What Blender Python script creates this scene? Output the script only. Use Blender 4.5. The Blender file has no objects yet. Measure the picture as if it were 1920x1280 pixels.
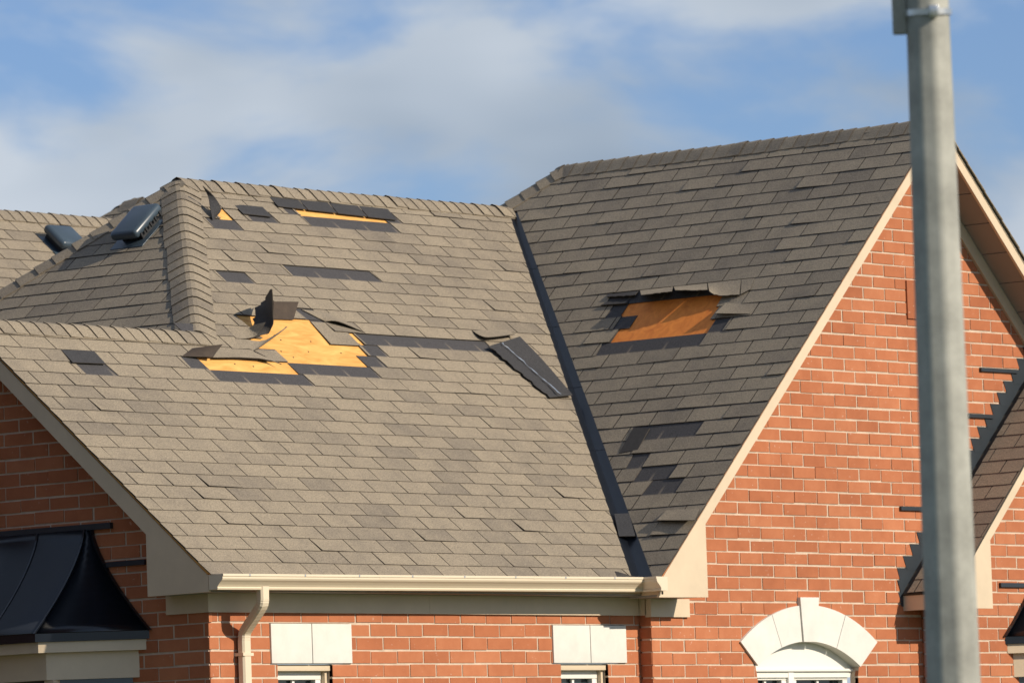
import bpy, bmesh, math, random
from mathutils import Vector, Matrix, noise as mnoise
random.seed(11)
V = Vector
S = bpy.context.scene
COL = S.collection

# ------------------------------------------------------------------ camera
AZ, PIT, ROL = (math.radians(a) for a in (50.281632, 4.632944, 2.011376))
FPX = 11388.57
CAM = V((-28.453122, -26.214182, -1.724262))
FW = V((math.sin(AZ)*math.cos(PIT), math.cos(AZ)*math.cos(PIT), math.sin(PIT)))
_r = V((math.cos(AZ), -math.sin(AZ), 0)); _u = _r.cross(FW)
CR = math.cos(ROL)*_r - math.sin(ROL)*_u
CU = math.cos(ROL)*_u + math.sin(ROL)*_r
cd = bpy.data.cameras.new('camera'); cam = bpy.data.objects.new('camera', cd); COL.objects.link(cam)
M = Matrix((CR, CU, -FW)).transposed().to_4x4(); M.translation = CAM
cam.matrix_world = M
cd.sensor_width = 36; cd.lens = 36*FPX/1920; cd.clip_start = .5; cd.clip_end = 4000
cd.dof.use_dof = True; cd.dof.focus_distance = 38.6; cd.dof.aperture_fstop = 6.3
S.camera = cam
def ray(px, py): return (FW + CR*((px-960)/FPX) - CU*((py-640)/FPX))

# ------------------------------------------------------------------ light
SUN = V((.21, -1, .52)).normalized()
S.view_settings.view_transform = 'Standard'; S.view_settings.look = 'None'
S.view_settings.exposure = 0.0; S.view_settings.gamma = 1
w = bpy.data.worlds.new('World'); S.world = w; w.use_nodes = True
nt = w.node_tree; nt.nodes.clear()
def N(t, kind, **kw):
    n = t.nodes.new(kind)
    for k, v in kw.items():
        if k.startswith('i_'): n.inputs[k[2:].replace('_', ' ')].default_value = v
        else: setattr(n, k, v)
    return n
sky = N(nt, 'ShaderNodeTexSky', sky_type='NISHITA', sun_disc=False)
sky.sun_elevation = math.asin(SUN.z); sky.sun_rotation = math.atan2(SUN.x, SUN.y)
sky.air_density = 1.0; sky.dust_density = .6; sky.ozone_density = 2.0
tc = N(nt, 'ShaderNodeTexCoord')
# clouds: soft banks, evenly spread over the whole dome
mp = N(nt, 'ShaderNodeMapping'); mp.inputs['Scale'].default_value = (16, 16, 38); mp.inputs['Location'].default_value = (1.3, 3.9, .55)
n1 = N(nt, 'ShaderNodeTexNoise', i_Scale=1.0, i_Detail=7.0, i_Roughness=.53, i_Distortion=.2)
cr = N(nt, 'ShaderNodeValToRGB'); cr.color_ramp.elements[0].position = .40; cr.color_ramp.elements[1].position = .60
cr.color_ramp.interpolation = 'EASE'
n2 = N(nt, 'ShaderNodeTexNoise', i_Scale=.6, i_Detail=3.0, i_Roughness=.5)
cr2 = N(nt, 'ShaderNodeValToRGB'); cr2.color_ramp.elements[0].position = .38; cr2.color_ramp.elements[1].position = .62
cr2.color_ramp.elements[0].color = (3.2, 4.1, 5.3, 1); cr2.color_ramp.elements[1].color = (6.2, 6.9, 7.8, 1)
mx = N(nt, 'ShaderNodeMixRGB', blend_type='MIX')
bg = N(nt, 'ShaderNodeBackground'); bg.inputs['Strength'].default_value = .092
out = N(nt, 'ShaderNodeOutputWorld')
tint = N(nt, 'ShaderNodeMixRGB', blend_type='MULTIPLY'); tint.inputs[0].default_value = 1; tint.inputs[2].default_value = (.80, .92, 1.25, 1)
L = nt.links.new
L(tc.outputs['Generated'], mp.inputs[0]); L(mp.outputs[0], n1.inputs['Vector']); L(mp.outputs[0], n2.inputs['Vector'])
L(n1.outputs['Fac'], cr.inputs[0]); L(n2.outputs['Fac'], cr2.inputs[0])
L(sky.outputs[0], tint.inputs[1]); L(tint.outputs[0], mx.inputs[1]); L(cr2.outputs[0], mx.inputs[2]); L(cr.outputs[0], mx.inputs[0])
L(mx.outputs[0], bg.inputs[0]); L(bg.outputs[0], out.inputs[0])
sl = bpy.data.lights.new('sun', 'SUN'); so = bpy.data.objects.new('sun', sl); COL.objects.link(so)
sl.energy = 4.9; sl.angle = math.radians(.55); sl.color = (1, .89, .74)
so.rotation_euler = (-SUN).to_track_quat('-Z', 'Y').to_euler(); so.location = (0, -30, 30)

# ------------------------------------------------------------------ materials
MATS = {}
def mat(name, col, rough=.8, metal=0, var=0., vscale=8., bump=0., bscale=60., spec=.5):
    if name in MATS: return MATS[name]
    m = bpy.data.materials.new(name); m.use_nodes = True; t = m.node_tree; b = t.nodes['Principled BSDF']
    b.inputs['Roughness'].default_value = rough; b.inputs['Metallic'].default_value = metal
    b.inputs['Specular IOR Level'].default_value = spec
    g = N(t, 'ShaderNodeNewGeometry')
    if var > 0:
        n = N(t, 'ShaderNodeTexNoise', i_Scale=vscale, i_Detail=6.0, i_Roughness=.65); t.links.new(g.outputs['Position'], n.inputs['Vector'])
        mr = N(t, 'ShaderNodeMapRange'); mr.inputs[1].default_value = .25; mr.inputs[2].default_value = .75
        mr.inputs[3].default_value = 1-var; mr.inputs[4].default_value = 1+var
        t.links.new(n.outputs['Fac'], mr.inputs[0])
        mm = N(t, 'ShaderNodeMixRGB', blend_type='MULTIPLY'); mm.inputs[0].default_value = 1; mm.inputs[1].default_value = (*col, 1)
        t.links.new(mr.outputs[0], mm.inputs[2]); t.links.new(mm.outputs[0], b.inputs['Base Color'])
    else: b.inputs['Base Color'].default_value = (*col, 1)
    if bump > 0:
        n = N(t, 'ShaderNodeTexNoise', i_Scale=bscale, i_Detail=4.0); t.links.new(g.outputs['Position'], n.inputs['Vector'])
        bp = N(t, 'ShaderNodeBump'); bp.inputs['Strength'].default_value = bump; bp.inputs['Distance'].default_value = .004
        t.links.new(n.outputs['Fac'], bp.inputs['Height']); t.links.new(bp.outputs[0], b.inputs['Normal'])
    MATS[name] = m; return m

EXPO, TABW = .1412, .33333
def shingle_mat(name, light, dark, head=(.064, .061, .062), is_head=True):
    """UVMap = metres inside the tab (u along the course, v up from the butt); tone = (tab tone, random)"""
    m = bpy.data.materials.new(name); m.use_nodes = True; t = m.node_tree; b = t.nodes['Principled BSDF']; l = t.links.new
    b.inputs['Roughness'].default_value = .92; b.inputs['Specular IOR Level'].default_value = .25
    g = N(t, 'ShaderNodeNewGeometry'); uv = N(t, 'ShaderNodeUVMap', uv_map='UVMap'); tn = N(t, 'ShaderNodeUVMap', uv_map='tone')
    su = N(t, 'ShaderNodeSeparateXYZ'); l(uv.outputs[0], su.inputs[0]); st = N(t, 'ShaderNodeSeparateXYZ'); l(tn.outputs[0], st.inputs[0])
    # blotchy blend inside each tab, shifted by the tab's own random number
    off = N(t, 'ShaderNodeVectorMath', operation='SCALE'); off.inputs[3].default_value = 37.; l(tn.outputs[0], off.inputs[0])
    ad = N(t, 'ShaderNodeVectorMath', operation='ADD'); l(g.outputs['Position'], ad.inputs[0]); l(off.outputs[0], ad.inputs[1])
    nb = N(t, 'ShaderNodeTexNoise', i_Scale=4.5, i_Detail=3.0, i_Roughness=.6); l(ad.outputs[0], nb.inputs['Vector'])
    big = N(t, 'ShaderNodeTexNoise', i_Scale=.9, i_Detail=3.0); l(g.outputs['Position'], big.inputs['Vector'])
    a1 = N(t, 'ShaderNodeMath', operation='MULTIPLY_ADD'); a1.inputs[1].default_value = 1.1; l(nb.outputs['Fac'], a1.inputs[0]); l(st.outputs[0], a1.inputs[2])
    a2 = N(t, 'ShaderNodeMath', operation='MULTIPLY_ADD'); a2.inputs[1].default_value = .8; l(big.outputs['Fac'], a2.inputs[0]); l(a1.outputs[0], a2.inputs[2])
    mr = N(t, 'ShaderNodeMapRange'); mr.inputs[1].default_value = .92; mr.inputs[2].default_value = 1.95; l(a2.outputs[0], mr.inputs[0])
    c = N(t, 'ShaderNodeMixRGB'); c.inputs[1].default_value = (*light, 1); c.inputs[2].default_value = (*dark, 1); l(mr.outputs[0], c.inputs[0])
    col = c.outputs[0]
    if is_head:
        # headlap: unweathered charcoal granules, with the pale stain under each slot of the course above
        hm = N(t, 'ShaderNodeMapRange'); hm.inputs[1].default_value = EXPO-.006; hm.inputs[2].default_value = EXPO+.008; l(su.outputs[1], hm.inputs[0])
        ab = N(t, 'ShaderNodeMath', operation='SUBTRACT'); ab.inputs[1].default_value = TABW/2; l(su.outputs[0], ab.inputs[0])
        ab2 = N(t, 'ShaderNodeMath', operation='ABSOLUTE'); l(ab.outputs[0], ab2.inputs[0])
        sm = N(t, 'ShaderNodeMapRange'); sm.inputs[1].default_value = .016; sm.inputs[2].default_value = .006; l(ab2.outputs[0], sm.inputs[0])
        sf = N(t, 'ShaderNodeMapRange'); sf.inputs[1].default_value = EXPO*1.75; sf.inputs[2].default_value = EXPO*1.2; l(su.outputs[1], sf.inputs[0])
        sx = N(t, 'ShaderNodeMath', operation='MULTIPLY'); l(sm.outputs[0], sx.inputs[0]); l(sf.outputs[0], sx.inputs[1])
        hc = N(t, 'ShaderNodeMixRGB'); hc.inputs[1].default_value = (*head, 1); hc.inputs[2].default_value = (.16, .135, .11, 1); l(sx.outputs[0], hc.inputs[0])
        c2 = N(t, 'ShaderNodeMixRGB'); l(hm.outputs[0], c2.inputs[0]); l(col, c2.inputs[1]); l(hc.outputs[0], c2.inputs[2]); col = c2.outputs[0]
    gr = N(t, 'ShaderNodeTexNoise', i_Scale=95.0, i_Detail=3.0, i_Roughness=.8); l(g.outputs['Position'], gr.inputs['Vector'])
    gm = N(t, 'ShaderNodeMapRange'); gm.inputs[1].default_value = .3; gm.inputs[2].default_value = .7; gm.inputs[3].default_value = .62; gm.inputs[4].default_value = 1.38
    l(gr.outputs['Fac'], gm.inputs[0])
    mm = N(t, 'ShaderNodeMixRGB', blend_type='MULTIPLY'); mm.inputs[0].default_value = 1; l(col, mm.inputs[1]); l(gm.outputs[0], mm.inputs[2])
    l(mm.outputs[0], b.inputs['Base Color'])
    bp = N(t, 'ShaderNodeBump'); bp.inputs['Strength'].default_value = .35; bp.inputs['Distance'].default_value = .004
    l(gr.outputs['Fac'], bp.inputs['Height']); l(bp.outputs[0], b.inputs['Normal'])
    MATS[name] = m; return m
SH = shingle_mat('shingle', (.276, .229, .165), (.148, .126, .101))
SH_DARK = shingle_mat('shingle_dark', (.050, .049, .050), (.036, .036, .039), is_head=False)
SH_BACK = mat('shingle_back', (.035, .031, .028), .85, var=.3, vscale=25)
SH_BROWN = mat('shingle_underside', (.050, .034, .022), .8, var=.3, vscale=18)  # brown underside, colour darkened further to stand in for shade on turned-up tabs
EDGE = mat('shingle_edge', (.055, .045, .034), .95)
METAL = mat('dark_metal', (.007, .009, .013), .30, .0, var=.25, vscale=3, spec=.6)
FLASH = mat('flashing', (.022, .030, .038), .45, .0, var=.2, vscale=6)
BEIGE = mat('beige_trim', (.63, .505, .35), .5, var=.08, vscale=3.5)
GUTM = mat('gutter_paint', (.70, .59, .43), .38, var=.03, vscale=3)
STONE = mat('white_stone', (.68, .655, .59), .85, var=.10, vscale=5, bump=.15, bscale=90)
WHITE = mat('white_frame', (.78, .75, .67), .4)
MORTAR = mat('mortar', (.56, .44, .33), .95, var=.2, vscale=12, bump=.4, bscale=120)
PLASTIC = mat('vent_plastic', (.045, .066, .085), .34, var=.15, vscale=7)
BLACKP = mat('vent_dark', (.008, .009, .011), .6)
POLE = mat('galvanised', (.355, .352, .305), .65, .0, var=.40, vscale=4.5, bump=.1, bscale=30)
STEEL = mat('steel', (.62, .63, .62), .3, .8)
GROUND = mat('lawn', (.06, .085, .03), .95, var=.4, vscale=.8)
TAR = mat('sealant', (.26, .30, .36), .3)
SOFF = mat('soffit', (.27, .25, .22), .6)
def glass_mat():
    m = bpy.data.materials.new('glass'); m.use_nodes = True; b = m.node_tree.nodes['Principled BSDF']
    b.inputs['Base Color'].default_value = (.03, .045, .05, 1); b.inputs['Roughness'].default_value = .06; b.inputs['Specular IOR Level'].default_value = .8
    return m
GLASS = glass_mat()
def brick_mat():
    m = bpy.data.materials.new('brick'); m.use_nodes = True; t = m.node_tree; b = t.nodes['Principled BSDF']; l = t.links.new
    b.inputs['Roughness'].default_value = .88; b.inputs['Specular IOR Level'].default_value = .3
    g = N(t, 'ShaderNodeNewGeometry'); tn = N(t, 'ShaderNodeUVMap', uv_map='tone'); st = N(t, 'ShaderNodeSeparateXYZ'); l(tn.outputs[0], st.inputs[0])
    n = N(t, 'ShaderNodeTexNoise', i_Scale=7.0, i_Detail=5.0, i_Roughness=.65); l(g.outputs['Position'], n.inputs['Vector'])
    a = N(t, 'ShaderNodeMath', operation='MULTIPLY_ADD'); a.inputs[1].default_value = .7; l(n.outputs['Fac'], a.inputs[0]); l(st.outputs[0], a.inputs[2])
    cr = N(t, 'ShaderNodeValToRGB'); e = cr.color_ramp.elements
    e[0].position = .2; e[0].color = (.31, .098, .042, 1); e[1].position = 1.1; e[1].color = (.50, .195, .092, 1)
    x = cr.color_ramp.elements.new(.62); x.color = (.415, .143, .063, 1)
    l(a.outputs[0], cr.inputs[0])
    sp = N(t, 'ShaderNodeTexNoise', i_Scale=38.0, i_Detail=2.0, i_Roughness=.5); l(g.outputs['Position'], sp.inputs['Vector'])
    sr = N(t, 'ShaderNodeMapRange'); sr.inputs[1].default_value = .70; sr.inputs[2].default_value = .78; sr.inputs[4].default_value = .55; l(sp.outputs['Fac'], sr.inputs[0])
    c = N(t, 'ShaderNodeMixRGB'); c.inputs[2].default_value = (.62, .42, .32, 1); l(cr.outputs[0], c.inputs[1]); l(sr.outputs[0], c.inputs[0])
    big = N(t, 'ShaderNodeTexNoise', i_Scale=1.1, i_Detail=4.0, i_Roughness=.6); l(g.outputs['Position'], big.inputs['Vector'])
    br = N(t, 'ShaderNodeMapRange'); br.inputs[1].default_value = .3; br.inputs[2].default_value = .7; br.inputs[3].default_value = .92; br.inputs[4].default_value = 1.08; l(big.outputs['Fac'], br.inputs[0])
    bm_ = N(t, 'ShaderNodeMixRGB', blend_type='MULTIPLY'); bm_.inputs[0].default_value = 1; l(c.outputs[0], bm_.inputs[1]); l(br.outputs[0], bm_.inputs[2])
    l(bm_.outputs[0], b.inputs['Base Color'])
    f = N(t, 'ShaderNodeTexNoise', i_Scale=140.0, i_Detail=3.0); l(g.outputs['Position'], f.inputs['Vector'])
    bp = N(t, 'ShaderNodeBump'); bp.inputs['Strength'].default_value = .4; bp.inputs['Distance'].default_value = .003; l(f.outputs['Fac'], bp.inputs['Height']); l(bp.outputs[0], b.inputs['Normal'])
    return m
BRICK = brick_mat()
def ply_mat(name, ca, cb):
    m = bpy.data.materials.new(name); m.use_nodes = True; t = m.node_tree; b = t.nodes['Principled BSDF']; l = t.links.new
    b.inputs['Roughness'].default_value = .7
    g = N(t, 'ShaderNodeNewGeometry'); mp = N(t, 'ShaderNodeMapping'); mp.inputs['Scale'].default_value = (2.6, 9, 9); l(g.outputs['Position'], mp.inputs[0])
    n = N(t, 'ShaderNodeTexNoise', i_Scale=1.3, i_Detail=6.0, i_Roughness=.6, i_Distortion=1.2); l(mp.outputs[0], n.inputs['Vector'])
    cr = N(t, 'ShaderNodeValToRGB'); e = cr.color_ramp.elements
    e[0].position = .3; e[0].color = (*ca, 1); e[1].position = .65; e[1].color = (*cb, 1)
    l(n.outputs['Fac'], cr.inputs[0])
    k = N(t, 'ShaderNodeTexVoronoi', i_Scale=3.4); k.inputs['Randomness'].default_value = 1; l(g.outputs['Position'], k.inputs['Vector'])
    kr = N(t, 'ShaderNodeMapRange'); kr.inputs[1].default_value = .055; kr.inputs[2].default_value = .03; l(k.outputs['Distance'], kr.inputs[0])
    c = N(t, 'ShaderNodeMixRGB'); c.inputs[2].default_value = (.16, .06, .02, 1); l(cr.outputs[0], c.inputs[1]); l(kr.outputs[0], c.inputs[0])
    l(c.outputs[0], b.inputs['Base Color']); return m
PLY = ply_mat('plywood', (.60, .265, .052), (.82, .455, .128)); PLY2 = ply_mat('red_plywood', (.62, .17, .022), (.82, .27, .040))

# ------------------------------------------------------------------ helpers
class Plane:
    def __init__(s, o, u, v): s.o, s.u, s.v = V(o), V(u).normalized(), V(v).normalized(); s.n = s.u.cross(s.v).normalized()
    def at(s, a, b, h=0): return s.o + s.u*a + s.v*b + s.n*h
    def hit(s, px, py, h=0):
        d = ray(px, py); o = s.o + s.n*h; t = (o-CAM).dot(s.n)/d.dot(s.n); return CAM + d*t
    def uv(s, px, py, h=0):
        p = s.hit(px, py, h)-s.o; return p.dot(s.u), p.dot(s.v)
def empty(name, loc=(0, 0, 0), parent=None):
    o = bpy.data.objects.new(name, None); COL.objects.link(o); o.location = loc; o.empty_display_size = .2
    if parent: o.parent = parent
    return o
def link(name, me, parent=None, mats=()):
    for m in mats: me.materials.append(m)
    o = bpy.data.objects.new(name, me); COL.objects.link(o)
    if parent: o.parent = parent
    return o
class Acc:
    """collects polygons (with UV and tone) and turns them into one mesh object"""
    def __init__(s): s.v = []; s.f = []; s.uv = []; s.tn = []; s.mi = []
    def face(s, pts, uv=None, tone=(0, 0), mi=0):
        b = len(s.v); s.v.extend(pts); s.f.append(list(range(b, b+len(pts))))
        s.uv.extend(uv if uv else [(.1, .03)]*len(pts)); s.tn.extend([tone]*len(pts)); s.mi.append(mi)
    def mesh(s, name, center=True):
        me = bpy.data.meshes.new(name); c = V((0, 0, 0))
        if center and s.v:
            c = sum((V(p) for p in s.v), V((0, 0, 0)))/len(s.v)
        me.from_pydata([tuple(V(p)-c) for p in s.v], [], s.f)
        a = me.uv_layers.new(name='UVMap'); b = me.uv_layers.new(name='tone')
        a.data.foreach_set('uv', [x for q in s.uv for x in q]); b.data.foreach_set('uv', [x for q in s.tn for x in q])
        me.polygons.foreach_set('material_index', s.mi); me.update(); return me, c
    def obj(s, name, parent, mats, weld=False):
        me, c = s.mesh(name); o = link(name, me, parent, mats); o.location = c - (parent_off(parent) if parent else V((0, 0, 0)))
        if weld:
            bm = bmesh.new(); bm.from_mesh(me); bmesh.ops.remove_doubles(bm, verts=bm.verts, dist=1e-5); bmesh.ops.recalc_face_normals(bm, faces=bm.faces); bm.to_mesh(me); bm.free()
        return o
def parent_off(p):
    c = V((0, 0, 0))
    while p: c += p.location; p = p.parent
    return c
def prism(acc, poly, n, th, uv=None, tone=(0, 0), mi=0, mside=None, back=False):
    """poly: 3D points counter-clockwise seen from n; extruded to -n*th"""
    low = [V(p)-n*th for p in poly]; k = len(poly)
    acc.face([V(p) for p in poly], uv, tone, mi)
    for i in range(k):
        j = (i+1) % k
        acc.face([poly[i], low[i], low[j], poly[j]], ([uv[i], uv[i], uv[j], uv[j]] if uv else None), tone, mi if mside is None else mside)
    if back: acc.face(list(reversed(low)), None, tone, mi)
def clip(poly, hps):
    """poly [(u,v)], hps [(a,b,c)] keep a*u+b*v<=c"""
    for a, b, c in hps:
        o = []
        for i in range(len(poly)):
            p, q = poly[i], poly[(i+1) % len(poly)]
            dp, dq = a*p[0]+b*p[1]-c, a*q[0]+b*q[1]-c
            if dp <= 0: o.append(p)
            if (dp < 0 < dq) or (dq < 0 < dp):
                t = dp/(dp-dq); o.append((p[0]+(q[0]-p[0])*t, p[1]+(q[1]-p[1])*t))
        poly = o
        if len(poly) < 3: return []
    ar = sum(poly[i][0]*poly[(i+1) % len(poly)][1]-poly[(i+1) % len(poly)][0]*poly[i][1] for i in range(len(poly)))/2
    return poly if ar > 2e-5 else []
def hp(p, q, keep):
    """half-plane through p,q containing point keep"""
    a, b = q[1]-p[1], p[0]-q[0]; c = a*p[0]+b*p[1]
    if a*keep[0]+b*keep[1] > c: a, b, c = -a, -b, -c
    return (a, b, c)
def plate(name, pl, uvs, th, parent, m, h=0, weld=True):
    """flat board on plane pl: polygon in (u,v), front face at height h"""
    ar = sum(uvs[i][0]*uvs[(i+1) % len(uvs)][1]-uvs[(i+1) % len(uvs)][0]*uvs[i][1] for i in range(len(uvs)))
    if ar < 0: uvs = uvs[::-1]
    a = Acc(); prism(a, [pl.at(u, v, h) for u, v in uvs], pl.n, th, back=True); return a.obj(name, parent, [m], weld)
def box(name, pl, u0, u1, v0, v1, h0, h1, parent, m, bev=0):
    o = plate(name, pl, [(u0, v0), (u1, v0), (u1, v1), (u0, v1)], h1-h0, parent, m, h1)
    if bev:
        bm = bmesh.new(); bm.from_mesh(o.data); bmesh.ops.bevel(bm, geom=list(bm.edges), offset=bev, segments=3, affect='EDGES', profile=.5)
        bm.to_mesh(o.data); bm.free()
        for p in o.data.polygons: p.use_smooth = True
    return o
def subtract(iv, cuts):
    out = [iv]
    for a, b in cuts:
        nx = []
        for x, y in out:
            if b <= x or a >= y: nx.append((x, y)); continue
            if a-x > .012: nx.append((x, a))
            if y-b > .012: nx.append((b, y))
        out = nx
    return out

# ------------------------------------------------------------------ fitted house geometry (metres)
tA, yr, xr1, tB, zJ, xv, yf, tC, xC, yH, tBk = .8397, 3.6838, 3.8124, .8425, 1.7828, 4.4019, -.178, .97376, 7.9098, 3.4031, .7314
zr = tA*yr; zC = tC*(xC-xv); xR2 = xv+zr/tC
aA, aB, aC = math.atan(tA), math.atan(tB), math.atan(tC)
A_ = Plane((0, 0, 0), (1, 0, 0), (0, math.cos(aA), math.sin(aA)))
C_ = Plane((xv, 0, 0), (0, -1, 0), (math.cos(aC), 0, math.sin(aC)))
R1 = V((xr1, yr, zr)); B_ = Plane(R1, (0, -1, 0), (math.cos(aB), 0, math.sin(aB)))
LrA = zr/math.sin(aA); LrC = zC/math.sin(aC); vJ = zJ/math.sin(aA); xJ = xr1-(zr-zJ)/tB; yJ = zJ/tA
GZ = CAM.z-1.62
YW = .22; YG = YW-.105
WA = Plane((0, YW, 0), (1, 0, 0), (0, 0, 1)); WG = Plane((0, YG, 0), (1, 0, 0), (0, 0, 1))
XW = WA.uv(391, 1165)[0]; WL = Plane((XW, 0, 0), (0, -1, 0), (0, 0, 1)); XG = WG.uv(1221, 1185)[0]
FG = Plane((0, yf, 0), (1, 0, 0), (0, 0, 1)); FL = Plane((0, 0, 0), (0, -1, 0), (0, 0, 1))

house = empty('brick_house', (0, 0, 0)); house.location = (0, 0, 0)
house['label'] = 'red brick house with storm-torn brown shingle roof and beige trim'; house['category'] = 'house'

# ------------------------------------------------------------------ shingles
def knots(*k):
    def f(i):
        for (i0, v0), (i1, v1) in zip(k, k[1:]):
            if i <= i1 or (i1, v1) == k[-1]: return v0+(v1-v0)*(i-i0)/(i1-i0)
    return f
def lay(pl, part, line, nrow, u0, u1, phase, hps, tabs_off=None, head_off=None, limit=300, seed=1, lift=1., TH=.0042):
    rnd = random.Random(seed); pieces = []
    for i in range(nrow):
        va, vb, vc = line(i), line(i+1), line(i+2); e = vb-va
        ph = phase+(TABW/2 if i % 2 else 0)
        j0 = int(math.floor((u0-ph)/TABW))-1; j1 = int(math.ceil((u1-ph)/TABW))+1
        wob = [rnd.gauss(0, .0016) for _ in range(j1-j0+3)]
        run = 0
        for j in range(j0, j1):
            ua = ph+j*TABW; ub = ua+TABW
            tone = rnd.choice((.05, .15, .2, .3, .5, .75))+rnd.uniform(-.08, .08); tn = (tone*.62, rnd.random())
            H = hps(i, (ua+ub)/2); a = Acc(); g = .0035+rnd.random()*.002
            l0 = max(0, rnd.gauss(.0, .0022))*lift; l1 = max(0, rnd.gauss(.0, .0022))*lift
            if rnd.random() < .05*lift: l0 += .007
            d0, d1 = wob[j-j0], wob[j-j0+1]
            def P(u, v):
                s = (v-va)/(vc-va); k = (u-ua)/TABW; f = max(0, 1-(v-va)/e)
                return pl.at(u, v, .0088*(1-s)+TH+(l0*(1-k)+l1*k)*f*f)
            for x, y in subtract((ua+g, ub-g), (tabs_off or {}).get(i, ())):
                tx = rnd.uniform(-.022, .022) if x-ua > .01 else 0; ty = rnd.uniform(-.022, .022) if ub-y > .01 else 0
                q = clip([(x-tx, va+d0), (y+ty, va+d1), (y, vb+.012), (x, vb+.012)], H)
                if q: prism(a, [P(*p) for p in q], pl.n, TH, [(p[0]-ua, p[1]-va) for p in q], tn, 0, 1)
            for x, y in subtract((ua, ub), (head_off or {}).get(i, ())):
                q = clip([(x, vb+.002), (y, vb+.002), (y, vc), (x, vc)], H)
                if q: prism(a, [P(*p)-pl.n*.0006 for p in q], pl.n, TH, [(p[0]-ua, EXPO+.004+(p[1]-vb)) for p in q], tn, 0, 1)
            if a.f:
                c = sum(a.v, V((0, 0, 0)))/len(a.v); d = c-CAM; dep = d.dot(FW)
                px, py = 960+FPX*d.dot(CR)/dep, 640-FPX*d.dot(CU)/dep
                seen = -40 < px < 1960 and -40 < py < 1320 and not (1712 < px < 1775)
                pieces.append(((1 if seen else 0, -abs(dep)), a))
    pieces.sort(key=lambda t: t[0], reverse=True)
    for k, (_, a) in enumerate(pieces[:limit]): a.obj('shingle', part, [SH, EDGE])
    if len(pieces) > limit:
        m = Acc()
        for _, a in pieces[limit:]:
            b = len(m.v); m.v += a.v; m.f += [[x+b for x in f] for f in a.f]; m.uv += a.uv; m.tn += a.tn; m.mi += a.mi
        o = m.obj('shingles', part, [SH, EDGE]); o['kind'] = 'stuff'
    return len(pieces)
def slab(name, pl, uvs, parent, m=None, th=.016): return plate(name, pl, uvs, th, parent, m or PLY, 0)

def caps(part, P, Q, d1, d2, expo=.135, hw=.15, seed=3, start=.0, rise=.004, over=.04):
    """folded cap shingles from P to Q; the exposed butt of each looks back towards P"""
    rnd = random.Random(seed); P, Q = V(P), V(Q); ax = (Q-P); Ln = ax.length; ax.normalize()
    d1, d2 = V(d1).normalized(), V(d2).normalized(); up = -(d1+d2).normalized()
    n1 = up-d1*up.dot(d1); n1.normalize(); n2 = up-d2*up.dot(d2); n2.normalize()
    k = 0; t = start
    while t < Ln-.03:
        ln = min(.27, Ln-t+over); tn = (rnd.choice((.05, .15, .2, .3, .5, .7))*.55, rnd.random())
        w1, w2 = hw+rnd.gauss(0, .004), hw+rnd.gauss(0, .004); sk = rnd.gauss(0, .004); lf = abs(rnd.gauss(0, .003))
        def row(s, h):
            o = P+ax*(t+s)
            return [o+d1*w1+n1*(h*.8+.006), o+d1*w1*.45+n1*(h+.008), o+d1*.022+n1*(h+.008), o+up*(h+.001), o+d2*.022+n2*(h+.008), o+d2*w2*.45+n2*(h+.008), o+d2*w2+n2*(h*.8+.006)]
        a0 = row(sk, .016+lf+rise); a1 = row(ln, .002+rise); TH = .0048
        a = Acc(); nn = [n1, n1, n1, up, n2, n2, n2]
        for q in range(6):
            a.face([a0[q], a0[q+1], a1[q+1], a1[q]], [(.1, .02), (.12, .02), (.12, .1), (.1, .1)], tn)
            a.face([a0[q+1], a0[q], a0[q]-nn[q]*TH, a0[q+1]-nn[q+1]*TH], None, tn, 1)
        a.face([a0[0], a1[0], a1[0]-n1*TH, a0[0]-n1*TH], None, tn); a.face([a1[6], a0[6], a0[6]-n2*TH, a1[6]-n2*TH], None, tn)
        o = a.obj('ridge_cap', part, [SH, EDGE], weld=True)
        for p in o.data.polygons: p.use_smooth = False
        t += expo*(1+rnd.gauss(0, .02)); k += 1

# ---- damage on the front slope, read off the photograph row by row
lineA = knots((0, -.03), (1, .1084), (12, 1.627), (36, 1.627+24*.1412))
lineC = knots((0, -.02), (1, .1316), (3, .4347), (12, 1.8023), (17, 2.5036), (24, 3.5262), (32, 4.6778), (36, 5.2538))
def rowof(line, v):
    for i in range(60):
        if line(i) <= v < line(i+1): return i
    return 0
def zones(pl, line, items):
    tabs, heads = {}, {}
    for kind, (xa, ya), (xb, yb) in items:
        ua, va = pl.uv(xa, ya); ub, vb = pl.uv(xb, yb); i = rowof(line, (va+vb)/2)
        a, b = min(ua, ub), max(ua, ub)
        tabs.setdefault(i, []).append((a, b))
        if kind == 'P': heads.setdefault(i-1, []).append((a, b))
    return tabs, heads
def z(ox, oy, k): return lambda x, y: (ox+x/k, oy+y/k)
z2, z3, z4, z6, z1 = z(320, 320, 4), z(300, 520, 4), z(760, 520, 4), z(300, 560, 8), z(270, 320, 8)
zc, zd = z(1040, 480, 4), z(1040, 740, 4)
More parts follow.
